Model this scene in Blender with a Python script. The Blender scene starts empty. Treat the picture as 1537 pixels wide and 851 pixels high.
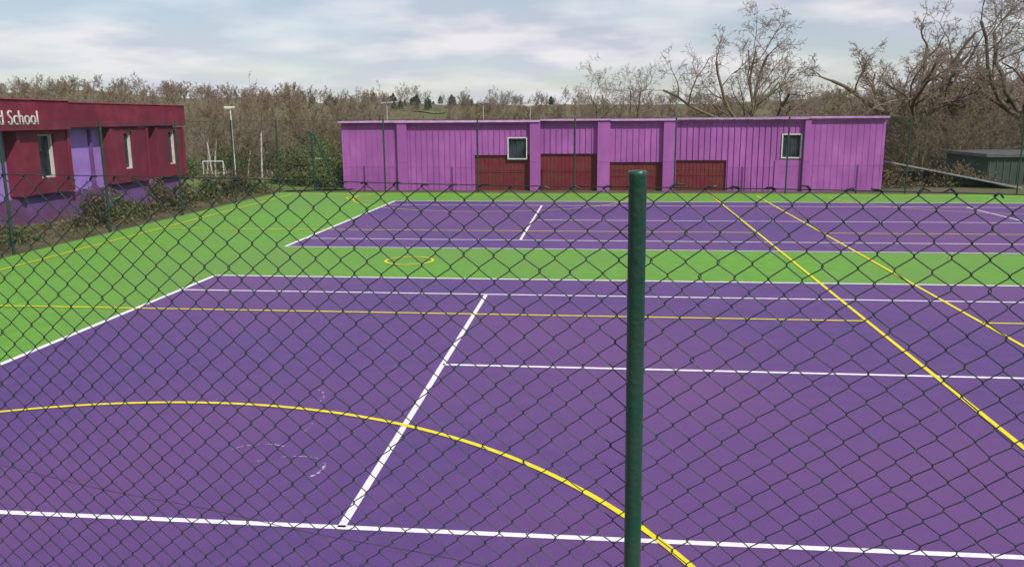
import bpy, math, random
import numpy as np
from mathutils import Vector, Matrix
D=bpy.data
scene=bpy.context.scene
scene.view_settings.view_transform='Standard'
scene.view_settings.look='None'
scene.view_settings.exposure=0
COL=scene.collection

# ------------------------------------------------------------ materials
def mat(name,c1,c2=None,scale=3.0,rough=0.7,spec=0.3,bump=0.0,bscale=60,detail=4,c3=None,scale3=0.3,metal=0.0,stretch=None,contrast=(0.35,0.65),rvar=None):
    m=D.materials.new(name); m.use_nodes=True
    nt=m.node_tree; n=nt.nodes; l=nt.links
    b=n['Principled BSDF']
    b.inputs['Roughness'].default_value=rough
    b.inputs['Specular IOR Level'].default_value=spec
    b.inputs['Metallic'].default_value=metal
    if c2 is None: c2=tuple(x*0.8 for x in c1)
    tc=n.new('ShaderNodeTexCoord'); mp=n.new('ShaderNodeMapping')
    l.new(tc.outputs['Object'],mp.inputs[0])
    if stretch: mp.inputs['Scale'].default_value=stretch
    nz=n.new('ShaderNodeTexNoise'); nz.inputs['Scale'].default_value=scale; nz.inputs['Detail'].default_value=detail
    l.new(mp.outputs[0],nz.inputs['Vector'])
    r=n.new('ShaderNodeValToRGB')
    r.color_ramp.elements[0].position=contrast[0]; r.color_ramp.elements[1].position=contrast[1]
    r.color_ramp.elements[0].color=(*c1,1); r.color_ramp.elements[1].color=(*c2,1)
    l.new(nz.outputs['Fac'],r.inputs[0])
    out=r.outputs[0]
    if c3 is not None:
        n3=n.new('ShaderNodeTexNoise'); n3.inputs['Scale'].default_value=scale3; n3.inputs['Detail'].default_value=3
        l.new(tc.outputs['Object'],n3.inputs['Vector'])
        r3=n.new('ShaderNodeValToRGB'); r3.color_ramp.elements[0].position=.40; r3.color_ramp.elements[1].position=.64
        l.new(n3.outputs['Fac'],r3.inputs[0])
        mx=n.new('ShaderNodeMix'); mx.data_type='RGBA'
        l.new(r3.outputs[0],mx.inputs[0]); l.new(out,mx.inputs[6]); mx.inputs[7].default_value=(*c3,1)
        out=mx.outputs[2]
        if rvar:
            mr=n.new('ShaderNodeMapRange'); mr.inputs[3].default_value=rvar[0]; mr.inputs[4].default_value=rvar[1]
            l.new(n3.outputs['Fac'],mr.inputs[0]); l.new(mr.outputs[0],b.inputs['Roughness'])
    l.new(out,b.inputs['Base Color'])
    if bump>0:
        nb=n.new('ShaderNodeTexNoise'); nb.inputs['Scale'].default_value=bscale; nb.inputs['Detail'].default_value=1
        l.new(tc.outputs['Object'],nb.inputs['Vector'])
        bp=n.new('ShaderNodeBump'); bp.inputs['Strength'].default_value=bump; bp.inputs['Distance'].default_value=0.01
        l.new(nb.outputs['Fac'],bp.inputs['Height']); l.new(bp.outputs[0],b.inputs['Normal'])
    return m

M_purple=mat('purple_acrylic',(0.086,0.040,0.182),(0.120,0.054,0.226),scale=4.5,rough=0.6,spec=0.4,bump=0.5,bscale=120,detail=7,c3=(0.148,0.063,0.208),scale3=0.16,rvar=(.42,.75),contrast=(.28,.72))
M_green=mat('green_acrylic',(0.118,0.310,0.040),(0.162,0.385,0.058),scale=4.0,rough=0.75,spec=0.2,bump=0.5,bscale=120,detail=7,c3=(0.150,0.305,0.065),scale3=0.22,contrast=(.28,.72))
M_white=mat('white_line_paint',(0.87,0.83,0.88),(0.72,0.65,0.76),scale=14,rough=0.6,contrast=(.45,.75))
M_yellow=mat('yellow_line_paint',(0.84,0.72,0.02),(0.68,0.56,0.03),scale=14,rough=0.6,contrast=(.45,.75))
M_scuff=mat('chalk_scuff',(0.50,0.43,0.56),(0.13,0.07,0.24),scale=22,rough=0.9,contrast=(.42,.55))
M_postgreen=mat('green_powder_coat',(0.007,0.045,0.036),(0.016,0.078,0.058),scale=9,rough=0.34,spec=0.6,bump=.25,bscale=70,stretch=(1,1,.3),c3=(0.025,0.065,0.055),scale3=14)
M_wire=mat('green_coated_wire',(0.010,0.018,0.022),(0.02,0.034,0.036),scale=20,rough=0.33,spec=0.5)
M_farfence=mat('dark_green_steel',(0.015,0.05,0.035),(0.03,0.07,0.05),scale=8,rough=0.5)
M_lilac=mat('lilac_render',(0.350,0.105,0.375),(0.425,0.145,0.455),scale=3,rough=0.8,spec=.12,bump=.2,bscale=40,c3=(0.31,0.098,0.33),scale3=0.6,stretch=(1,1,.3))
M_violet=mat('violet_wall_paint',(0.34,0.20,0.60),(0.42,0.26,0.70),scale=2,rough=0.8,spec=.15,bump=.2,bscale=40,c3=(0.29,0.17,0.50),scale3=0.7)
M_plum=mat('purple_base_paint',(0.14,0.075,0.25),(0.19,0.10,0.30),scale=2,rough=0.8,spec=.15,bump=.2,bscale=40,c3=(0.16,0.06,0.13),scale3=1.1)
M_maroon=mat('maroon_paint',(0.17,0.022,0.045),(0.23,0.036,0.065),scale=2.5,rough=0.65,spec=.25,bump=.15,bscale=30,c3=(0.14,0.022,0.045),scale3=0.8)
M_door=mat('maroon_garage_door',(0.135,0.010,0.026),(0.19,0.02,0.038),scale=6,rough=0.6,spec=.3,stretch=(1,1,6),c3=(.15,.035,.03),scale3=3)
M_trim=mat('pink_trim',(0.50,0.24,0.56),(0.62,0.34,0.66),scale=4,rough=0.7)
M_frame=mat('white_frame',(0.7,0.7,0.66),(0.55,0.55,0.52),scale=8,rough=0.5)
M_roof=mat('roof_felt',(0.08,0.08,0.085),(0.12,0.12,0.12),scale=2,rough=0.9)
M_redtrim=mat('maroon_trim',(0.28,0.05,0.08),(0.34,0.08,0.11),scale=4,rough=0.7)
M_conc=mat('concrete',(0.3,0.29,0.27),(0.4,0.38,0.35),scale=3,rough=0.9,bump=.3)
M_glass=mat('dark_window_glass',(0.012,0.016,0.022),(0.05,0.06,0.075),scale=2.3,rough=0.18,spec=0.25)
M_blind=mat('window_blind',(0.16,0.15,0.16),(0.07,0.07,0.08),scale=3,rough=0.8)
M_bark=mat('oak_bark',(0.14,0.11,0.08),(0.22,0.175,0.135),scale=6,rough=0.95,spec=.1,c3=(0.13,0.13,0.08),scale3=1.5)
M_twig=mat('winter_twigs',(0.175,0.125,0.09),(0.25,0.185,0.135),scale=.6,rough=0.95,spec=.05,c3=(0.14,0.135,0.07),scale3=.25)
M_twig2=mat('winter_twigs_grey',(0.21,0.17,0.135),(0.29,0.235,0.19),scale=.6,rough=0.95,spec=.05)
M_twigmid=mat('haze_tinted_twigs_mid',(0.225,0.175,0.135),(0.29,0.225,0.18),scale=.5,rough=1,spec=0,c3=(0.185,0.18,0.11),scale3=.2)  # twig colour lightened to paint in aerial haze at middle distance
M_twigfar=mat('haze_tinted_twigs_far',(0.26,0.225,0.205),(0.31,0.265,0.245),scale=.5,rough=1,spec=0,c3=(0.215,0.235,0.205),scale3=.1)  # paler, greyer still: distance haze put into the farthest trees' colour
M_birch=mat('birch_bark',(0.5,0.47,0.43),(0.3,0.27,0.24),scale=5,rough=0.9)
M_leaf=mat('evergreen_leaves',(0.045,0.10,0.022),(0.09,0.16,0.04),scale=3,rough=0.6,spec=.3,c3=(0.13,0.14,0.05),scale3=2.5)
M_leafd=mat('dark_leaves',(0.03,0.06,0.025),(0.06,0.10,0.035),scale=5,rough=0.6,spec=.3,c3=(0.13,0.09,0.05),scale3=4)
M_deadleaf=mat('dead_bracken',(0.20,0.14,0.085),(0.12,0.08,0.05),scale=4,rough=0.9)
M_ground=mat('rough_grass_and_earth',(0.095,0.125,0.045),(0.165,0.13,0.08),scale=.35,rough=0.95,spec=.1,bump=.6,bscale=8,detail=6,c3=(0.15,0.135,0.09),scale3=.045)
M_field=mat('pasture',(0.17,0.26,0.12),(0.22,0.30,0.15),scale=.02,rough=0.95,spec=.1)
M_lawn=mat('mown_grass',(0.10,0.17,0.04),(0.15,0.21,0.06),scale=.8,rough=0.95,spec=.1,bump=.6,bscale=14,detail=6,c3=(0.17,0.17,0.08),scale3=.3)
M_verge=mat('verge_soil',(0.17,0.13,0.09),(0.10,0.10,0.05),scale=2.0,rough=0.95,spec=.1,bump=.8,bscale=12,detail=6)
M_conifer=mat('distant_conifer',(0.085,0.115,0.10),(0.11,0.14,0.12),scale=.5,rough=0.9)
M_galv=mat('galvanised_steel',(0.45,0.46,0.46),(0.35,0.36,0.37),scale=6,rough=0.45,metal=.3)
M_hut=mat('hut_boards',(0.035,0.06,0.045),(0.055,0.08,0.06),scale=2,rough=0.85)

def netting_mat():
    m=D.materials.new('chain_link_netting'); m.use_nodes=True
    nt=m.node_tree;n=nt.nodes;l=nt.links
    b=n['Principled BSDF']; b.inputs['Base Color'].default_value=(0.03,0.06,0.05,1); b.inputs['Roughness'].default_value=.5
    out=n['Material Output']
    tr=n.new('ShaderNodeBsdfTransparent'); mx=n.new('ShaderNodeMixShader')
    uv=n.new('ShaderNodeUVMap'); sp=n.new('ShaderNodeSeparateXYZ'); l.new(uv.outputs[0],sp.inputs[0])
    def mm(op,a,b_=None):
        k=n.new('ShaderNodeMath'); k.operation=op
        for i,v in enumerate((a,b_)):
            if v is None: continue
            if isinstance(v,(int,float)): k.inputs[i].default_value=v
            else: l.new(v,k.inputs[i])
        return k.outputs[0]
    s=mm('ADD',sp.outputs[0],sp.outputs[1]); d=mm('SUBTRACT',sp.outputs[0],sp.outputs[1])
    a=mm('LESS_THAN',mm('FRACT',mm('MULTIPLY',s,14.0)),0.05)
    c=mm('LESS_THAN',mm('FRACT',mm('MULTIPLY',d,14.0)),0.05)
    f=mm('MAXIMUM',a,c)
    l.new(f,mx.inputs[0]); l.new(tr.outputs[0],mx.inputs[1]); l.new(b.outputs[0],mx.inputs[2])
    l.new(mx.outputs[0],out.inputs[0])
    return m
M_net=netting_mat()

# ------------------------------------------------------------ helpers
def obj(name,me,parent=None,mats=None):
    o=D.objects.new(name,me); COL.objects.link(o)
    if mats:
        for m in (mats if isinstance(mats,(list,tuple)) else [mats]): me.materials.append(m)
    if parent: o.parent=parent
    return o
def empty(name,loc=(0,0,0)):
    o=D.objects.new(name,None); o.location=loc; COL.objects.link(o); o.empty_display_size=.3; return o
def boxes(name,bl,m,parent=None,bevel=0.0):
    v=[];f=[]
    for (x0,x1,y0,y1,z0,z1) in bl:
        k=len(v)
        v+=[(x0,y0,z0),(x1,y0,z0),(x1,y1,z0),(x0,y1,z0),(x0,y0,z1),(x1,y0,z1),(x1,y1,z1),(x0,y1,z1)]
        f+=[(k,k+3,k+2,k+1),(k+4,k+5,k+6,k+7),(k,k+1,k+5,k+4),(k+1,k+2,k+6,k+5),(k+2,k+3,k+7,k+6),(k+3,k,k+4,k+7)]
    me=D.meshes.new(name); me.from_pydata(v,[],f); me.update()
    o=obj(name,me,parent,m)
    if bevel>0:
        b=o.modifiers.new('bevel','BEVEL'); b.width=bevel; b.segments=2; b.limit_method='ANGLE'
    return o
def npmesh(name,V,F):
    me=D.meshes.new(name); k=F.shape[1]
    me.vertices.add(len(V)); me.vertices.foreach_set('co',V.astype(np.float32).ravel())
    me.loops.add(F.size); me.loops.foreach_set('vertex_index',F.astype(np.int32).ravel())
    me.polygons.add(len(F)); me.polygons.foreach_set('loop_start',np.arange(0,F.size,k,dtype=np.int32))
    me.polygons.foreach_set('loop_total',np.full(len(F),k,dtype=np.int32))
    me.update(calc_edges=True); me.validate()
    return me
def tubes(name,S,sides=4,smooth=True):
    S=np.asarray(S,dtype=float); P0=S[:,0:3];P1=S[:,3:6];R0=S[:,6];R1=S[:,7]
    A=P1-P0; L=np.linalg.norm(A,axis=1,keepdims=True); L[L==0]=1e-6; A=A/L
    ref=np.tile(np.array([0,0,1.0]),(len(S),1)); ref[np.abs(A[:,2])>.9]=(1,0,0)
    U=np.cross(A,ref);U/=np.linalg.norm(U,axis=1,keepdims=True);W=np.cross(A,U)
    V=np.zeros((len(S),2*sides,3))
    for k in range(sides):
        a=2*math.pi*k/sides
        off=U*math.cos(a)+W*math.sin(a)
        V[:,k]=P0+off*R0[:,None]; V[:,sides+k]=P1+off*R1[:,None]
    base=(np.arange(len(S))*2*sides)[:,None]
    F=[]
    for k in range(sides):
        k2=(k+1)%sides
        F.append(base+np.array([[k,sides+k,sides+k2,k2]]))
    F=np.stack(F,1).reshape(-1,4)
    me=npmesh(name,V.reshape(-1,3),F)
    if smooth: me.polygons.foreach_set('use_smooth',np.ones(len(F),dtype=bool))
    return me
def poly_tube(pts,r):
    return [(*pts[i],*pts[i+1],r,r) for i in range(len(pts)-1)]
def sheet(name,quads,m,z,parent=None):
    v=[];f=[]
    for q in quads:
        k=len(v)
        v+=[(p[0],p[1],z) for p in q]; f.append((k,k+1,k+2,k+3))
    me=D.meshes.new(name); me.from_pydata(v,[],f); me.update()
    return obj(name,me,parent,m)
def line(p,q,w):
    dx,dy=q[0]-p[0],q[1]-p[1];L=math.hypot(dx,dy);nx,ny=-dy/L*w/2,dx/L*w/2
    return [(p[0]-nx,p[1]-ny),(q[0]-nx,q[1]-ny),(q[0]+nx,q[1]+ny),(p[0]+nx,p[1]+ny)]
def arc(cx,cy,r,a0,a1,w,n=64):
    out=[]
    for i in range(n):
        a=math.radians(a0+(a1-a0)*i/n);b=math.radians(a0+(a1-a0)*(i+1)/n)
        ri,ro=r-w/2,r+w/2
        out.append([(cx+ri*math.cos(a),cy+ri*math.sin(a)),(cx+ro*math.cos(a),cy+ro*math.sin(a)),(cx+ro*math.cos(b),cy+ro*math.sin(b)),(cx+ri*math.cos(b),cy+ri*math.sin(b))])
    return out

# ------------------------------------------------------------ camera
cam=D.cameras.new('camera'); cam.lens=28.93; cam.sensor_width=36; cam.clip_start=.02; cam.clip_end=9000
co=D.objects.new('camera',cam); COL.objects.link(co); scene.camera=co
R=Matrix.Rotation(math.radians(5.83),4,'Z')@Matrix.Rotation(math.radians(90-11.35),4,'X')@Matrix.Rotation(math.radians(-0.36),4,'Z')
co.matrix_world=Matrix.Translation((0,0,2.964))@R

# ------------------------------------------------------------ terrain
def terr(x,y):
    r=math.hypot(x,y); az=math.degrees(math.atan2(x,y))
    base=np.interp(r,[0,46,85,200,500,1000,1500,2400,4000],[-.06,-.06,-6.0,-5.5,0,14,23,27,20])
    sh=np.interp(az,[-60,-34,-22,-12,0,12,20,45],[0.018,0.016,0.012,0.001,-0.002,0.000,0.012,0.03])
    z=base+sh*max(0,min(r,900)-60)
    if r>70: z+=(math.sin(x*.011+1.3)*math.cos(y*.007)+.5*math.sin(x*.023+y*.017))*min(5.5,(r-70)*.007)
    return z
rings=[0.01]+list(np.geomspace(4,60,26))+list(np.geomspace(66,4500,90))
na=360
V=[];F=[]
for r in rings:
    for k in range(na):
        a=2*math.pi*k/na; x=r*math.sin(a);y=r*math.cos(a); V.append((x,y,terr(x,y)))
for i in range(len(rings)-1):
    for k in range(na):
        k2=(k+1)%na
        F.append((i*na+k,i*na+k2,(i+1)*na+k2,(i+1)*na+k))
me=npmesh('ground',np.array(V),np.array(F)[:,::-1]); me.polygons.foreach_set('use_smooth',np.ones(len(F),dtype=bool))
obj('ground',me,None,M_ground)
def drape(name,a0,a1,r0,r1,nx,ny,m,dz,wob=0):
    V=[];F=[]
    for j in range(ny+1):
        for i in range(nx+1):
            u=i/nx
            a=math.radians(a0+(a1-a0)*u+wob*math.sin(j*.9)*.15)
            rr0=r0+wob*60*math.sin(u*5+1); rr1=r1-wob*170*(2*u-1)**2+wob*30*math.sin(u*9)
            r=rr0+(rr1-rr0)*j/ny
            x=r*math.sin(a);y=r*math.cos(a);V.append((x,y,terr(x,y)+dz))
    for j in range(ny):
        for i in range(nx):
            k=j*(nx+1)+i;F.append((k,k+1,k+nx+2,k+nx+1))
    obj(name,npmesh(name,np.array(V),np.array(F)),None,m)
drape('pasture_field',-13.3,-10.2,700,1000,24,12,M_field,.7,1)
drape('school_lawn',-30,-14,36.5,60,20,16,M_lawn,.06)

# ------------------------------------------------------------ courts
XL,XR=-13.05,34
sheet('green_court_surround',[[(XL,-3),(XR,-3),(XR,33.2),(XL,33.2)]],M_green,0.0)
BX=-7.33
sheet('purple_sports_court',[[(BX,4.09),(XR-1,4.09),(XR-1,15.06),(BX,15.06)],[(BX,18.72),(XR-1,18.72),(XR-1,29.69),(BX,29.69)]],M_purple,0.004)
w=.06
Wq=[]
for (y0,far) in ((4.09,10.96),(18.72,12.1)):
    yd1=y0+10.97; ys0=y0+1.37; ys1=y0+9.60; yc=y0+5.485
    xr=XR-1
    Wq+=[line((BX-w/2,y0),(xr,y0),w),line((BX-w/2,yd1),(xr,yd1),w*1.2),line((BX,y0),(BX,yd1),w*1.4)]
    Wq+=[line((BX,ys0),(xr,ys0),w),line((BX,ys1),(xr,ys1),w)]
    Wq+=[line((-1.84,ys0),(-1.84,ys1),w*1.05),line((-1.84,yc),(far,yc),w),line((far,ys0),(far,ys1),w)]
sheet('white_tennis_lines',Wq,M_white,0.008)
w=.055
Yq=[line((3.83,4.5),(4.42,32.2),w),line((5.42,4.5),(6.10,32.2),w),
    line((-11.85,2.0),(-12.2,32.2),w),line((-12.2,32.2),(24,32.2),w),line((21.9,2),(22,32.2),w),
    line((-11.9,12.22),(3.98,12.22),w),line((-12.05,21.75),(4.18,21.75),w),
    line((5.6,12.22),(21.9,12.22),w),line((5.83,21.75),(21.9,21.75),w)]
Yq+=arc(-4.0,2.74,5.25,0,180,w,90)+arc(-3.95,31.6,5.3,180,360,w*.8,90)+arc(-3.92,16.94,.5,0,360,w,48)
Yq+=arc(13.9,31.6,5.3,180,360,w*.8,90)+arc(13.8,2.74,5.25,0,180,w,60)+arc(13.9,16.94,.5,0,360,w,48)
Yq+=arc(-8.2,31.0,1.3,95,265,w,24)
sheet('yellow_netball_lines',Yq,M_yellow,0.012)
S=[]
def scuff(x,y,r,a0,a1,w_): return arc(x,y,r,a0,a1,w_,14)
S+=scuff(-2.55,6.45,.24,-40,35,.026)+scuff(-3.0,6.6,.35,60,150,.014)+scuff(-2.6,6.2,.5,70,140,.010)+scuff(-3.3,8.2,.4,-20,60,.014)+scuff(-3.0,7.4,.25,-30,40,.012)
sheet('chalk_scuff_marks',S,M_scuff,0.008)

# near bank with concrete retaining wall (the photographer stands on it)
t=np.array([.987,-.162]); pole0=np.array([.088,1.866]); nrm=np.array([.162,.987])
def fpt(s,o=0.0): 
    p=pole0+t*s+nrm*o; return (p[0],p[1])
BT=1.12
a=fpt(-16,.18);b_=fpt(16,.18);c=fpt(16,-14);d_=fpt(-16,-14)
v=[(a[0],a[1],-.1),(b_[0],b_[1],-.1),(c[0],c[1],-.1),(d_[0],d_[1],-.1),(a[0],a[1],BT),(b_[0],b_[1],BT),(c[0],c[1],BT),(d_[0],d_[1],BT)]
f=[(0,3,2,1),(4,7,6,5)[::-1],(0,1,5,4)[::-1],(1,2,6,5)[::-1],(2,3,7,6)[::-1],(3,0,4,7)[::-1]]
me=D.meshes.new('raised_grass_bank'); me.from_pydata(v,[],f); me.update(); obj('raised_grass_bank',me,None,M_ground)
a=fpt(-16,.28);b_=fpt(16,.28);c=fpt(16,.19);d_=fpt(-16,.19)
v=[(p[0],p[1],z) for z in(-.08,BT+.04) for p in (a,b_,c,d_)]
me=D.meshes.new('retaining_wall'); me.from_pydata(v,[],f); me.update(); obj('retaining_wall',me,None,M_conc)

# ------------------------------------------------------------ foreground chain-link fence
fence=empty('chain_link_fence')
rng=np.random.RandomState(3)
W_=.074;H_=.066;ztop=2.803;zbot=1.15
def fence_def(s,z):
    ds=.006*math.sin(s*2.3+z*5)+.003*math.sin(s*6.1-z*9)
    dz=.006*math.sin(s*1.7+.6)+.003*math.sin(s*5.3)-.008*s
    do=.010*math.sin(s*3.1+z*4)
    return ds,dz,do
def FP(s,z,o):
    ds,dz,do=fence_def(s,z)
    p=pole0+t*(s+ds)+nrm*(.03+o+do)
    return (p[0],p[1],z+dz)
seg=[];barb=[];r=.00150
smin,smax=-5.0,4.0
n=int((smax-smin)/(W_/2)); nk=int((ztop-zbot)/(H_/2))
for i in range(n):
    ax=smin+i*W_/2
    pts=[]
    jit=rng.normal(0,.0013,nk+1)
    for k in range(nk+1):
        z=ztop-k*H_/2
        right=((k+i)%2==0)
        s=ax+(W_/2+.0008 if right else -.0008)+jit[k]
        o=.002 if right else -.002
        sgn=-1 if right else 1
        e=.0045
        if k>0: pts.append(FP(s+sgn*e*.6,z+e,o*.3))
        pts.append(FP(s,z,o))
        pts.append(FP(s+sgn*e*.6,z-e,-o*.9))
    top_right=(i%2==0)
    s0=ax+(W_/2 if top_right else 0)
    ph=0 if top_right else math.pi
    rs=np.random.RandomState(int(round(s0/W_*2))+5000)
    side=1 if rs.rand()>.3 else -1
    tilt=rs.uniform(.35,1.2)*side
    tw=[];Lt=.014+rs.uniform(-.003,.006)
    for q in range(13):
        u=q/12
        a=ph+u*math.pi*3.5
        ang=tilt*(.55+.75*u)
        tw.append(FP(s0+math.sin(ang)*Lt*u+.0019*math.cos(a),ztop+math.cos(ang)*Lt*u*.7,.0021*math.sin(a)))
    if top_right:
        tw.append(FP(s0+side*(Lt+.002+rs.uniform(0,.010)),ztop+rs.uniform(-.004,.010),.002))
    seg+=poly_tube(pts,r); barb+=poly_tube(tw,.00195)
obj('netting',tubes('netting',seg,5),fence,M_wire)
obj('twisted_ends',tubes('twisted_ends',barb,5),fence,M_wire)
seg=[]
for zz,amp,rr in ((ztop+.005,.002,.0013),(1.35,.003,.0016)):
    pts=[]
    for q in range(140):
        s=-5+9*q/139
        p=pole0+t*s+nrm*.033; pts.append((p[0],p[1],zz+amp*math.sin(s*4)+.004*math.sin(s*1.1)-.008*s))
    seg+=poly_tube(pts,rr)
pts=[]
for q in range(40):
    u=q/39; s=-3.4+3.8*u
    p=pole0+t*s+nrm*.045; pts.append((p[0],p[1],2.04-.075*(s+3.4)-.02*math.sin(u*math.pi)+.004*math.sin(s*9)))
seg+=poly_tube(pts,.0009)
obj('tension_wires',tubes('tension_wires',seg,5),fence,M_wire)
def fpole(s,name):
    H0=BT-.05;Hh=2.848-H0
    prof=[(.0,.0202),(Hh-.014,.0202),(Hh-.013,.0210),(Hh-.002,.0210),(Hh,.0195),(Hh+.0015,.0)]
    N=32;V=[];F=[]
    for (h,rr) in prof:
        for k in range(N):
            a=2*math.pi*k/N;V.append((rr*math.cos(a),rr*math.sin(a),h))
    for i in range(len(prof)-1):
        for k in range(N):
            F.append((i*N+k,i*N+(k+1)%N,(i+1)*N+(k+1)%N,(i+1)*N+k))
    me=npmesh(name,np.array(V),np.array(F)); me.polygons.foreach_set('use_smooth',np.ones(len(F),dtype=bool))
    o=obj(name,me,fence,M_postgreen); p=pole0+t*(s+.022); o.location=(p[0],p[1],H0)
    o.rotation_euler=(0,math.radians(-.55),0)
for s in (-3,0,3): fpole(s,'post')

# ------------------------------------------------------------ perimeter fence
pf=empty('perimeter_fence')
seg=[];FH=2.95
posts=[(XL-.05,y) for y in (1,5,9,13,17.2,21,25,29)]+[(XL-.05,33.25)]+[(x,33.25) for x in (-8.6,-4.75,-.85,3.1,7.4,11.9,16,20,24,28,32)]
for (x,y) in posts: seg+=[(x,y,-.05,x,y,FH,.032,.032)]
for z in (FH-.03,.06):
    rr=.007 if z>2 else .004
    seg+=[(XL-.05,1,z,XL-.05,33.25,z,rr,rr),(XL-.05,33.25,z,32,33.25,z,rr,rr)]
obj('posts_and_line_wires',tubes('posts_and_line_wires',seg,8),pf,M_farfence)
def netplane(p,q,z0,z1):
    v=[(p[0],p[1],z0),(q[0],q[1],z0),(q[0],q[1],z1),(p[0],p[1],z1)]
    me=D.meshes.new('netting');me.from_pydata(v,[],[(0,1,2,3)]);uvl=me.uv_layers.new(name='UVMap')
    L=math.hypot(q[0]-p[0],q[1]-p[1])
    for k,u in enumerate([(0,z0),(L,z0),(L,z1),(0,z1)]): uvl.data[k].uv=u
    obj('netting',me,pf,M_net)
netplane((XL-.01,1),(XL-.01,33.2),0,FH-.03)
netplane((XL,33.21),(32,33.21),0,FH-.03)

# ------------------------------------------------------------ garage block (lilac)
gb=empty('garage_block')
Y0=35.0; X0,X1=-10.9,11.56
doors=[(-5.14,-2.77,1.43),(-2.33,.05,1.48),(.57,2.75,1.13),(3.29,5.36,1.20)]
pil=[(-8.43,-8.02),(-2.77,-2.33),(.05,.57),(2.75,3.29),(8.38,8.62)]
wins=[(-3.73,-2.89,1.25,2.17),(7.53,8.33,1.28,2.27)]
boxes('core',[(X0,X1,Y0+.25,Y0+6,-.6,2.80)],M_lilac,gb)
sk=[]
def skin(x0,x1,z0,z1,dy=0): sk.append((x0,x1,Y0+dy,Y0+.25,z0,z1))
skin(X0,-8.43,-.3,2.78); skin(-8.02,-5.14,-.3,2.78,.02)
skin(-5.14,-3.73,1.43,2.78,.02); skin(-3.73,-2.89,2.17,2.78,.02); skin(-2.89,-2.77,1.43,2.78,.02)
skin(-2.33,.05,1.48,2.80,.03); skin(.57,2.75,1.13,2.80,.02); skin(3.29,5.36,1.20,2.82,.03)
skin(5.36,7.53,-.3,2.82,.03); skin(7.53,8.33,-.3,1.28,.03); skin(7.53,8.33,2.27,2.82,.03); skin(8.33,8.38,-.3,2.82,.03)
skin(8.62,X1,-.3,2.84,-.05)
boxes('front_wall',sk,M_lilac,gb,.006)
boxes('pilasters',[(a,b,Y0-.20,Y0+.25,-.3,2.80) for a,b in pil],M_lilac,gb,.01)
bt=[];rn=random.Random(2)
def free(x):
    for a,b in pil:
        if a-.06<x<b+.06: return None
    for a,b,h in doors:
        if a-.03<x<b+.03: return h+.03
    return -.3
x=X0+.12
while x<X1-.05:
    z0=free(x)
    if z0 is not None:
        blk=[(q0,q1,za,zb) for q0,q1,za,zb in wins if q0-.06<x<q1+.06]
        dy=-.05 if x>8.62 else 0
        if blk:
            za,zb=blk[0][2],blk[0][3]
            if za-.05-z0>.2: bt.append((x-.012,x+.012,Y0+dy-.014,Y0+dy+.03,z0,za-.06))
            bt.append((x-.012,x+.012,Y0+dy-.014,Y0+dy+.03,zb+.06,2.74))
        else: bt.append((x-.012,x+.012,Y0+dy-.014,Y0+dy+.03,z0,2.74))
    x+=.24+rn.uniform(-.015,.015)
boxes('timber_battens',bt,M_lilac,gb)
tr=[(X0-.06,-8.5,2.80),(-8.5,-2.33,2.79),(-2.33,.57,2.84),(.57,3.29,2.82),(3.29,8.5,2.86),(8.5,X1+.06,2.88)]
boxes('roof_edge_trim',[(a,b-.004,Y0-.27,Y0+6.05,z,z+.07) for a,b,z in tr],M_trim,gb,.008)
boxes('panel_below_window',[(7.30,8.36,Y0-.03,Y0+.02,-.2,1.20)],M_lilac,gb,.01)
dr=[];rib=[]
for a,b,h in doors:
    dr.append((a,b,Y0+.14,Y0+.245,-.2,h))
    k=a+.1
    while k<b-.05:
        rib.append((k,k+.035,Y0+.12,Y0+.15,-.2,h-.08)); k+=.16
    rib+=[(a,b,Y0+.112,Y0+.15,h*.5-.02,h*.5+.02),(a,b,Y0+.112,Y0+.15,h-.07,h-.002)]
boxes('garage_doors',dr,M_door,gb); boxes('door_ribs',rib,M_door,gb)
gl=[];fr=[]
for a,b,z0,z1 in wins:
    gl.append((a+.03,b-.03,Y0+.10,Y0+.16,z0+.03,z1-.03))
    fr+=[(a,a+.045,Y0-.03,Y0+.2,z0,z1),(b-.045,b,Y0-.03,Y0+.2,z0,z1),(a+.045,b-.045,Y0-.03,Y0+.2,z0,z0+.045),(a+.045,b-.045,Y0-.03,Y0+.2,z1-.045,z1)]
boxes('window_glass',gl,M_glass,gb); boxes('window_frames',fr,M_frame,gb)
boxes('window_bars',[(a+.05+(b-a-.1)*q/4-.006,a+.05+(b-a-.1)*q/4+.006,Y0+.07,Y0+.09,z0+.045,z1-.045) for a,b,z0,z1 in wins for q in (1,2,3)],M_roof,gb)

# ------------------------------------------------------------ school building (left)
sb=empty('school_building')
XF=-16.0
boxes('walls',[(-27,XF-.35,14,31.0,-.6,3.3)],M_violet,sb)
bays=[(16.4,19.2),(21.6,23.95),(26.1,28.45),(29.0,31.05)]
bw=[(17.1,17.9),(22.55,23.3),(26.97,27.5),(29.94,30.5)]
bb=[];gl=[];fr=[];bd=[]
for (a,b),(c,d) in zip(bays,bw):
    x0,x1=XF-.35,XF
    bb+=[(x0,x1,a,c,.88,2.70),(x0,x1,d,b,.88,2.70),(x0,x1,c,d,.88,1.33),(x0,x1,c,d,2.58,2.70)]
    gl.append((XF-.22,XF-.18,c,d,1.33,2.58)); 
    fr+=[(XF-.2,XF-.13,c,c+.03,1.33,2.58),(XF-.2,XF-.10,d-.06,d,1.33,2.58),(XF-.2,XF-.13,c+.03,d-.06,1.33,1.37),(XF-.2,XF-.13,c+.03,d-.06,2.54,2.58)]
    bd.append((XF-.175,XF-.17,c+.06,c+(d-c)*.5,2.1,2.53))
    bb+=[(XF+.002,XF+.06,a,a+.12,.88,2.70),(XF+.002,XF+.06,b-.12,b,.88,2.70)]
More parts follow.
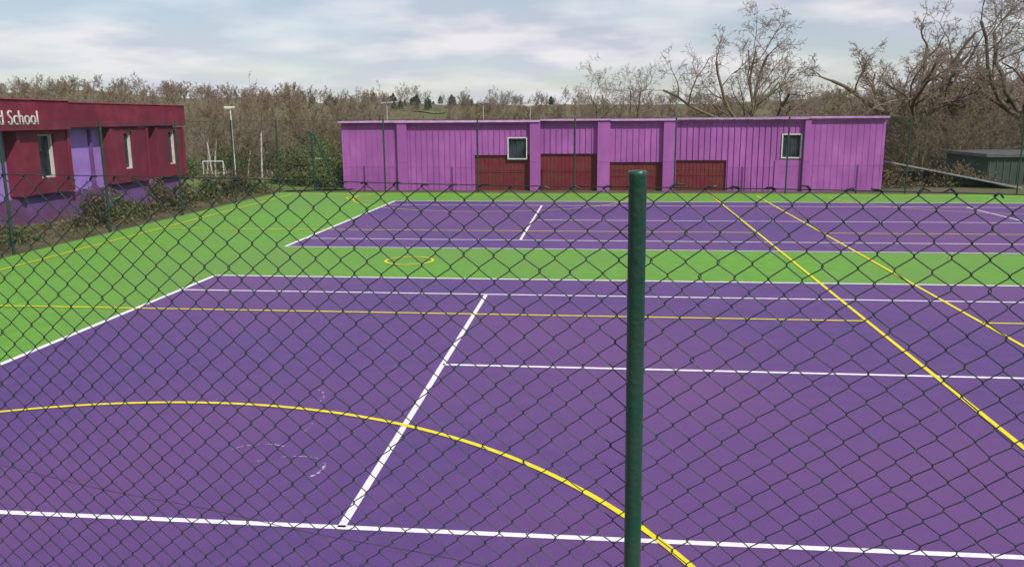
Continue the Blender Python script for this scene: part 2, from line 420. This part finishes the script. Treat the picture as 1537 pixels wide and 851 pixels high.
boxes('window_bays',bb,M_maroon,sb,.008)
boxes('window_glass',gl,M_glass,sb);boxes('window_frames',fr,M_frame,sb);boxes('window_blinds',bd,M_blind,sb)
boxes('fascia',[(-27.1,XF+.10,23.8,31.15,2.76,3.5)],M_maroon,sb,.015)
boxes('sign_fascia',[(-27.1,XF+.24,13.9,23.795,2.705,3.54)],M_maroon,sb,.015)
boxes('roof_edge_trim',[(-27.12,XF+.13,23.81,31.19,3.502,3.53),(-27.12,XF+.28,13.86,23.79,3.542,3.57)],M_redtrim,sb)
boxes('base_wall',[(XF-.35,XF-.18,14,31.02,-.6,.80)],M_plum,sb)
boxes('downpipe',[(XF-.34,XF-.24,25.45,25.53,.2,2.69)],M_plum,sb)
for nm,body,y0,sx in (('sign_lettering','d School',20.70,.80),('sign_lettering','Woodlan',17.5,.80)):
    cu=D.curves.new(nm,'FONT'); cu.body=body; cu.size=.56; cu.extrude=.012; cu.space_character=1.04; cu.offset=-0.003
    o=D.objects.new(nm,cu); COL.objects.link(o); cu.materials.append(M_frame); o.parent=sb
    o.matrix_world=Matrix.Translation((XF+.255,y0,2.87))@Matrix(((0,0,1,0),(1,0,0,0),(0,1,0,0),(0,0,0,1)))@Matrix.Diagonal((sx,1,1,1))
V=[];F=[];nn=60
rng=np.random.RandomState(8)
for j in range(nn+1):
    y=-2+36*j/nn
    for i in range(9):
        x=XL-.02-3.2*i/8; V.append((x,y,-.02+ (0 if i==0 else .03+.05*math.sin(y*1.7+i)+rng.uniform(-.03,.05))))
for j in range(nn):
    for i in range(8):
        k=j*9+i;F.append((k,k+9,k+10,k+1))
obj('planted_verge',npmesh('planted_verge',np.array(V),np.array(F)),None,M_verge)

# ------------------------------------------------------------ vegetation
def foliage(name,loc,size,nl,leaf,m,seed,clumps=22,m2=None,stems=8,parent=None):
    rg=np.random.RandomState(seed)
    C=rg.normal(0,1,(clumps,3)); C/=np.linalg.norm(C,axis=1,keepdims=True); C*=rg.uniform(.25,1,(clumps,1))**.6
    C[:,2]=np.abs(C[:,2]); C*=np.array(size)
    idx=rg.randint(0,clumps,nl)
    cs=rg.uniform(.12,.3,clumps)*min(size)*1.2
    P=C[idx]+rg.normal(0,1,(nl,3))*cs[idx][:,None]
    P[:,2]=np.maximum(P[:,2],.02)
    a=rg.normal(0,1,(nl,3));a/=np.linalg.norm(a,axis=1,keepdims=True)
    b=rg.normal(0,1,(nl,3));b=np.cross(a,b);b/=np.linalg.norm(b,axis=1,keepdims=True)
    s=leaf*rg.uniform(.5,1.4,(nl,1))
    V=np.stack([P-a*s,P-b*s*.4,P+a*s,P+b*s*.4],1).reshape(-1,3)
    F=np.arange(nl*4).reshape(-1,4)
    e=empty(name,loc) if parent is None else parent
    me=npmesh('leaves',V,F); me.materials.append(m)
    if m2:
        me.materials.append(m2); mi=(rg.rand(len(F))>.75).astype(np.int32); me.polygons.foreach_set('material_index',mi)
    o=D.objects.new('leaves',me);COL.objects.link(o);o.parent=e
    sg=[(0,0,-.15,*C[k],.018,.006) for k in range(min(stems,clumps))]
    obj('stems',tubes('stems',sg,4),e,M_bark)
    return e
k=0
rnd=random.Random(4)
for (x,y,sx,sz,dk) in [(-13.9,15.8,.55,.8,1),(-13.75,17.0,.50,.95,1),(-14.1,18.8,.4,.45,0),(-14.2,21.9,.55,1.0,1),(-14.0,22.9,.55,.85,0),(-14.4,24.2,.45,.6,1),(-14.2,25.6,.55,1.0,1),(-14.0,26.6,.5,.9,1),(-14.2,29.2,.6,.95,0),(-14.4,30.4,.6,1.1,1),(-14.2,31.6,.6,1.0,1),(-13.9,32.8,.6,.7,0)]:
    k+=1
    foliage('shrub',(x,y,0),(sx,sx*1.1,sz),1600,.055,M_leafd if dk else M_leaf,k,26,M_deadleaf)
for (x,y,sx,sz) in [(-11.9,36.2,1.0,.6),(-13.2,37.2,1.1,.65),(-14.6,38.2,1.0,.55),(-11.6,39.5,1.1,1.2),(-13.6,41.5,1.2,1.3),(-15.8,42.5,1.0,1.0),(-22.5,43,1.2,1.1),(-16.5,46,1.3,1.5),(-20.0,50,1.4,1.5),(-23.5,51,1.5,1.5),(-18,52,1.5,1.8)]:
    k+=1
    foliage('evergreen_bush',(x,y,-.05),(sx,sx,sz),3000,.07,M_leaf if k%3 else M_leafd,k,34,M_leafd)
rg=np.random.RandomState(77); nl=9000
P=np.stack([rg.uniform(-15.7,-13.2,nl),rg.uniform(8,34,nl),rg.uniform(.02,.16,nl)],1)
keep=np.sin(P[:,1]*2.1)*np.sin(P[:,0]*3+P[:,1])+rg.normal(0,.4,nl)>-.1
P=P[keep];nl=len(P);P[:,2]+=.03
a=rg.normal(0,1,(nl,3));a[:,2]+=1;a/=np.linalg.norm(a,axis=1,keepdims=True);b=np.cross(a,rg.normal(0,1,(nl,3)));b/=np.linalg.norm(b,axis=1,keepdims=True)
s=rg.uniform(.03,.09,(nl,1))
me=npmesh('verge_ground_cover',np.stack([P-a*s,P-b*s*.3,P+a*s,P+b*s*.3],1).reshape(-1,3),np.arange(nl*4).reshape(-1,4))
me.materials.append(M_leaf);me.materials.append(M_deadleaf);me.polygons.foreach_set('material_index',(rg.rand(nl)>.45).astype(np.int32))
obj('verge_ground_cover',me)

def tree_segs(seed,trunk,limb,r0,maxlev,nseg,kids,wig,trop,minr=.012,limbs=5,spread=60,excur=False,ang=(28,68),lr=(.42,.68)):
    rd=random.Random(seed); segs=[]
    def rv():
        v=Vector((rd.gauss(0,1),rd.gauss(0,1),rd.gauss(0,1))); return v.normalized()
    def branch(p,d,L,r,lev):
        n=nseg[lev]
        for i in range(n):
            tr_=trop*(1 if lev<3 else .4)
            d=(d+rv()*wig[lev]+Vector((0,0,tr_))).normalized()
            q=p+d*(L/n)*rd.uniform(.85,1.15)
            r1=max(minr*.6,r*(1-.62/n))
            segs.append((*p,*q,r,r1))
            p=q;r=r1
            if lev<maxlev and (i>=1 or n<=3):
                for c in range(kids[lev]):
                    if rd.random()<.86:
                        ax=d.cross(rv()).normalized()
                        nd=Matrix.Rotation(math.radians(rd.uniform(*ang)),3,ax)@d
                        branch(p.copy(),nd,L*rd.uniform(*lr)*(1-.25*i/n),max(minr,r*rd.uniform(.45,.7)),lev+1)
    p=Vector((0,0,-.5));d=Vector((0,0,1));r=r0
    n=5
    for i in range(n):
        d=(d+rv()*.08).normalized();q=p+d*(trunk+.5)/n;segs.append((*p,*q,r,r*.93));p=q;r*=.93
        if excur and i>=1:
            for c in range(2):
                az=rd.uniform(0,6.28);nd=Vector((math.cos(az),math.sin(az),rd.uniform(.4,.9))).normalized()
                branch(p.copy(),nd,limb*rd.uniform(.6,.9),r*.45,1)
    az0=rd.uniform(0,6.28)
    for c in range(limbs):
        az=az0+c*2*math.pi/limbs+rd.uniform(-.3,.3); el=math.radians(90-rd.uniform(.35,1)*spread if c else 85)
        nd=Vector((math.cos(az)*math.cos(el),math.sin(az)*math.cos(el),math.sin(el)))
        branch(p-d*rd.uniform(0,trunk*.25),nd,limb*rd.uniform(.8,1.1),r*rd.uniform(.42,.62),0)
    return segs
def big_tree(name,loc,seed,trunk,limb,r0,spread,limbs=6,width=None,height=None,dense=True):
    kd=[1,2,2,2,0] if dense else [1,1,3,2,0]
    sg=tree_segs(seed,trunk,limb,r0,4,[7,5,4,4,3],kd,[.28,.34,.36,.4,.4],.06,minr=.0125,limbs=limbs,spread=spread,lr=(.36,.58))
    A=np.array(sg)
    if height: 
        A[:,[2,5]]*=height/np.percentile(A[:,5],99.7)
    if width:
        for c0,c1 in ((0,3),(1,4)):
            lo,hi=np.percentile(A[:,c0],1),np.percentile(A[:,c0],99); A[:,[c0,c1]]*=width/(hi-lo)
    e=empty(name,loc)
    th=A[:,6]>.045
    obj('trunk_and_limbs',tubes('trunk_and_limbs',A[th],8),e,M_bark)
    obj('branches_and_twigs',tubes('branches_and_twigs',A[~th],3),e,M_twig2)
    return e
big_tree('oak_tree',(11.2,60,-3.2),11,4.0,6.3,.42,78,7,13,13.6)
big_tree('oak_tree',(17.9,50,-1.6),23,4.0,5.6,.42,66,6,10.5,11.2)
big_tree('oak_tree',(24.6,50,-1.6),37,4.6,6.8,.46,68,7,11,12.5)
big_tree('bare_tree',(2.6,100,-6),41,4.0,8.0,.36,66,7,10.5,15.8)
big_tree('bare_tree',(-30.5,118,-5.0),43,4.0,5.2,.3,60,6,7.5,13.4,False)
big_tree('bare_tree',(22.0,62,-3),53,4.0,5.0,.3,60,6,9,11,False)
big_tree('bare_tree',(-40.0,72,-4),61,4.0,5.0,.3,60,6,8,11.0,False)
big_tree('bare_tree',(-46.0,72,-4),67,4.0,5.0,.3,60,6,8,10.6,False)

wood=empty('woodland')
vars_=[];vmid=[];vfar=[]
for i in range(6):
    sg=tree_segs(100+i,3.0,4.2,.18,3,[5,5,4,3],[1,2,3,0],[.22,.28,.33,.4],.08,minr=.024,limbs=6,spread=62,excur=(i%2==0),lr=(.36,.55))
    A=np.array(sg); h=np.percentile(A[:,5],99.5); A[:,:6]*=10/h
    me=tubes('bare_tree_mass',A,3); me.materials.append(M_twig if i%3 else M_twig2); vars_.append(me)
    A[:,6:]*=1.7
    if i<4:
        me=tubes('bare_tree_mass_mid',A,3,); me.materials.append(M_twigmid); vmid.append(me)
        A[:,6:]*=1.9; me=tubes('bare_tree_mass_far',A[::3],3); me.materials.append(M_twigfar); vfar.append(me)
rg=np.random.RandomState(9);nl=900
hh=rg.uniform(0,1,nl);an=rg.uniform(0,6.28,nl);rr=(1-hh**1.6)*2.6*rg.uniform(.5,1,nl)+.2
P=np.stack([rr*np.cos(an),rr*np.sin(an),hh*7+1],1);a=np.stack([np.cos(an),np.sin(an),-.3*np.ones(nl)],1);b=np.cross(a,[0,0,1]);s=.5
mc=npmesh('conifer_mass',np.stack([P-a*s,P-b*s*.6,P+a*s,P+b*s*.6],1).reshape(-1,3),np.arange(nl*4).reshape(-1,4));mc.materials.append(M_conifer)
rd=random.Random(12)
def put(me,x,y,s,sz=1,dz=0):
    o=D.objects.new('woodland_part',me);COL.objects.link(o);o.parent=wood
    o.location=(x,y,terr(x,y)-.3+dz);o.rotation_euler=(0,0,rd.uniform(0,6.28));o.scale=(s,s,s*sz)
def scatter(lib,n,r0,r1,a0,a1,s0,s1):
    for i in range(n):
        r=math.sqrt(rd.uniform(r0*r0,r1*r1))
        az=rd.uniform(a0,a1); x=r*math.sin(math.radians(az));y=r*math.cos(math.radians(az))
        s=rd.uniform(s0,s1)
        if -13.9<az<-9.6:
            if 640<r<1010: continue
            if r<640: s*=.70
        put(rd.choice(lib),x,y,s,rd.uniform(.85,1.15))
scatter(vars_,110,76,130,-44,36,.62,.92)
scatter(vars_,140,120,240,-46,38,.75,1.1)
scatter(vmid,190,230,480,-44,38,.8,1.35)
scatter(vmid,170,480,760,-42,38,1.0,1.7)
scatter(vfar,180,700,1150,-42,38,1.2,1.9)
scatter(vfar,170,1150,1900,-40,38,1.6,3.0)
scatter(vars_,26,60,80,-44,-26,.6,.85)
scatter(vars_,34,54,76,-26,-14,.45,.68)
scatter(vars_,38,58,85,16,36,.7,1.05)
scatter(vars_,24,46,62,14,32,.40,.6)
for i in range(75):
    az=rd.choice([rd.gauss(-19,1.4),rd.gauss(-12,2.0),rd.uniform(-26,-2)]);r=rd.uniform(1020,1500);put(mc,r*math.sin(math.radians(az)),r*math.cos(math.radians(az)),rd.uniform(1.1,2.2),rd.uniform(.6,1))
for i in range(9):
    rb=random.Random(200+i)
    az=math.radians(rb.uniform(-26,-17.5));r=rb.uniform(50,64);x=r*math.sin(az);y=r*math.cos(az)
    sg=tree_segs(300+i,3.2,2.0,.07,3,[4,4,3,3],[1,1,1,0],[.2,.25,.3,.3],.12,minr=.012,limbs=4,spread=35,excur=True)
    A=np.array(sg);th=A[:,6]>.035
    e=empty('birch_tree',(x,y,terr(x,y)))
    obj('trunk',tubes('trunk',A[th],6),e,M_birch);obj('twigs',tubes('twigs',A[~th],3),e,M_twig)

# ------------------------------------------------------------ street furniture
def lamp(name,x,y,zb,zt,r,kind):
    e=empty(name,(x,y,zb));h=zt-zb
    obj('column',tubes('column',[(0,0,0,0,0,h*.35,r*1.5,r*1.5),(0,0,h*.35,0,0,h,r,r*.7)],10),e,M_galv if kind!='white' else M_frame)
    if kind in('street','white'):
        boxes('lantern',[(-.35,.25,-.12,.12,h-.02,h+.12),(-.3,.1,-.1,.1,h-.07,h-.022)],M_frame,e,.03)
    else:
        boxes('floodlight_heads',[(-.42,-.06,-.18,.18,h+.04,h+.15),(.06,.42,-.18,.18,h+.06,h+.17),(-.3,.3,-.03,.03,h-.02,h+.038)],M_galv,e,.02)
lamp('lamp_post',-22.1,49,-.4,3.65,.05,'white')
lamp('floodlight_mast',-15.2,60,-2.5,4.0,.05,'flood')
lamp('floodlight_mast',-8.4,62,-2.5,4.0,.045,'flood')
lamp('floodlight_mast',-4.9,62,-2.5,3.85,.04,'street')
def goal(x,y,z,wd,h,dp,rot):
    e=empty('football_goal',(x,y,z));e.rotation_euler=(0,0,rot);r=.03
    sg=[(-wd/2,0,0,-wd/2,0,h,r,r),(wd/2,0,0,wd/2,0,h,r,r),(-wd/2,0,h,wd/2,0,h,r,r),(-wd/2,0,h,-wd/2,dp,0,r*.6,r*.6),(wd/2,0,h,wd/2,dp,0,r*.6,r*.6),(-wd/2,dp,0,wd/2,dp,0,r*.6,r*.6)]
    obj('frame',tubes('frame',sg,8),e,M_frame)
goal(-21.3,44.5,0,1.1,.7,.6,.2); goal(-15.2,45.5,.0,1.1,.8,.6,.2)
e=empty('basketball_stand',(-12.0,34.6,0))
sg=poly_tube([(.9,0,0),(.55,0,1.0),(.25,0,1.8),(.05,0,2.3),(-.15,0,2.42),(-.3,0,2.40)],.045)+[(-.05,0,0,-.1,0,2.35,.045,.045),(.9,0,.02,-.05,0,.02,.04,.04)]
sg+=[(-.3+.2*math.cos(a)-.2,.2*math.sin(a),2.2,-.3+.2*math.cos(a+.4)-.2,.2*math.sin(a+.4),2.2,.012,.012) for a in np.arange(0,6.28,.4)]
obj('frame',tubes('frame',sg,8),e,M_farfence)
hut=empty('timber_hut')
boxes('walls',[(17.2,26,38.5,43,-.6,1.15)],M_hut,hut)
boxes('flat_roof',[(17.0,26.2,38.3,43.2,1.152,1.30)],M_roof,hut,.01)
boxes('boards',[(17.25+.3*i,17.28+.3*i,38.47,38.502,-.5,1.12) for i in range(29)],M_roof,hut)
lt=empty('store_shed')
v=[(12.8,37.6,1.0),(17.6,36.2,0.02),(17.6,38.8,0.02),(12.8,40.2,1.0)]
v+=[(a,b,c-.06) for a,b,c in v]
me=D.meshes.new('sloping_roof');me.from_pydata(v,[],[(0,1,2,3),(7,6,5,4),(0,4,5,1),(1,5,6,2),(2,6,7,3),(3,7,4,0)]);me.update();obj('sloping_roof',me,lt,M_galv)
boxes('walls',[(12.9,15.0,38.2,39.8,-.4,.45)],M_hut,lt)
for i in range(9):
    k+=1
    foliage('bramble_thicket',(12.6+1.9*i,41+rnd.uniform(-1.5,3) if i>2 else 36.5+i,-.2),(1.1,1.0,.8+.3*rnd.random()),1500,.06,M_deadleaf,k,26,M_leafd,14)

# ------------------------------------------------------------ sky and sun
wd=D.worlds.new('World');scene.world=wd;wd.use_nodes=True
nt=wd.node_tree;n=nt.nodes;l=nt.links
for q in list(n): n.remove(q)
out=n.new('ShaderNodeOutputWorld');sky=n.new('ShaderNodeTexSky');sky.sky_type='NISHITA';sky.sun_disc=False
EL=math.radians(42);AZ=math.radians(142)
sky.sun_elevation=EL;sky.sun_rotation=AZ;sky.air_density=1.0;sky.dust_density=1.0
bg=n.new('ShaderNodeBackground');bg.inputs[1].default_value=.11;l.new(sky.outputs[0],bg.inputs[0])
tc=n.new('ShaderNodeTexCoord');sp=n.new('ShaderNodeSeparateXYZ');l.new(tc.outputs['Generated'],sp.inputs[0])
def M(op,a,b=None,clamp=False):
    k_=n.new('ShaderNodeMath');k_.operation=op;k_.use_clamp=clamp
    for i,v in enumerate((a,b)):
        if v is None: continue
        if isinstance(v,(int,float)): k_.inputs[i].default_value=v
        else: l.new(v,k_.inputs[i])
    return k_.outputs[0]
zz=M('ADD',M('MAXIMUM',sp.outputs[2],0.0),.16)
cb=n.new('ShaderNodeCombineXYZ');l.new(M('DIVIDE',sp.outputs[0],zz),cb.inputs[0]);l.new(M('MULTIPLY',M('DIVIDE',sp.outputs[1],zz),1.0),cb.inputs[1]);cb.inputs[2].default_value=3.7
n1=n.new('ShaderNodeTexNoise');n1.inputs['Scale'].default_value=1.1;n1.inputs['Detail'].default_value=6;n1.inputs['Roughness'].default_value=.5;l.new(cb.outputs[0],n1.inputs['Vector'])
r1=n.new('ShaderNodeValToRGB');r1.color_ramp.elements[0].position=.40;r1.color_ramp.elements[1].position=.60;r1.color_ramp.elements[0].color=(.4,.4,.4,1);r1.color_ramp.elements[1].color=(.93,.93,.93,1);l.new(n1.outputs['Fac'],r1.inputs[0])
n2=n.new('ShaderNodeTexNoise');n2.inputs['Scale'].default_value=1.9;n2.inputs['Detail'].default_value=7;n2.inputs['Roughness'].default_value=.48;l.new(cb.outputs[0],n2.inputs['Vector'])
r2=n.new('ShaderNodeValToRGB');e0,e1=r2.color_ramp.elements[0],r2.color_ramp.elements[1]
e0.position=.42;e0.color=(.56,.585,.69,1);e1.position=.62;e1.color=(.88,.84,.87,1)
l.new(n2.outputs['Fac'],r2.inputs[0])
# pale haze low in the sky
hz=n.new('ShaderNodeMapRange');hz.inputs[1].default_value=0.0;hz.inputs[2].default_value=.10;hz.inputs[3].default_value=.5;hz.inputs[4].default_value=0.0;l.new(sp.outputs[2],hz.inputs[0])
hm=n.new('ShaderNodeMix');hm.data_type='RGBA';l.new(hz.outputs[0],hm.inputs[0]);l.new(r2.outputs[0],hm.inputs[6]);hm.inputs[7].default_value=(.80,.82,.89,1)
bg2=n.new('ShaderNodeBackground');l.new(hm.outputs[2],bg2.inputs[0]);bg2.inputs[1].default_value=1.0
mx=n.new('ShaderNodeMixShader');l.new(r1.outputs[0],mx.inputs[0]);l.new(bg.outputs[0],mx.inputs[1]);l.new(bg2.outputs[0],mx.inputs[2]);l.new(mx.outputs[0],out.inputs[0])
sun=D.lights.new('sun','SUN');sun.energy=3.5;sun.angle=math.radians(.6);sun.color=(1,.95,.87)
so=D.objects.new('sun',sun);COL.objects.link(so)
dirv=Vector((math.sin(AZ)*math.cos(EL),math.cos(AZ)*math.cos(EL),math.sin(EL)))
so.rotation_euler=dirv.to_track_quat('Z','Y').to_euler();so.location=dirv*50
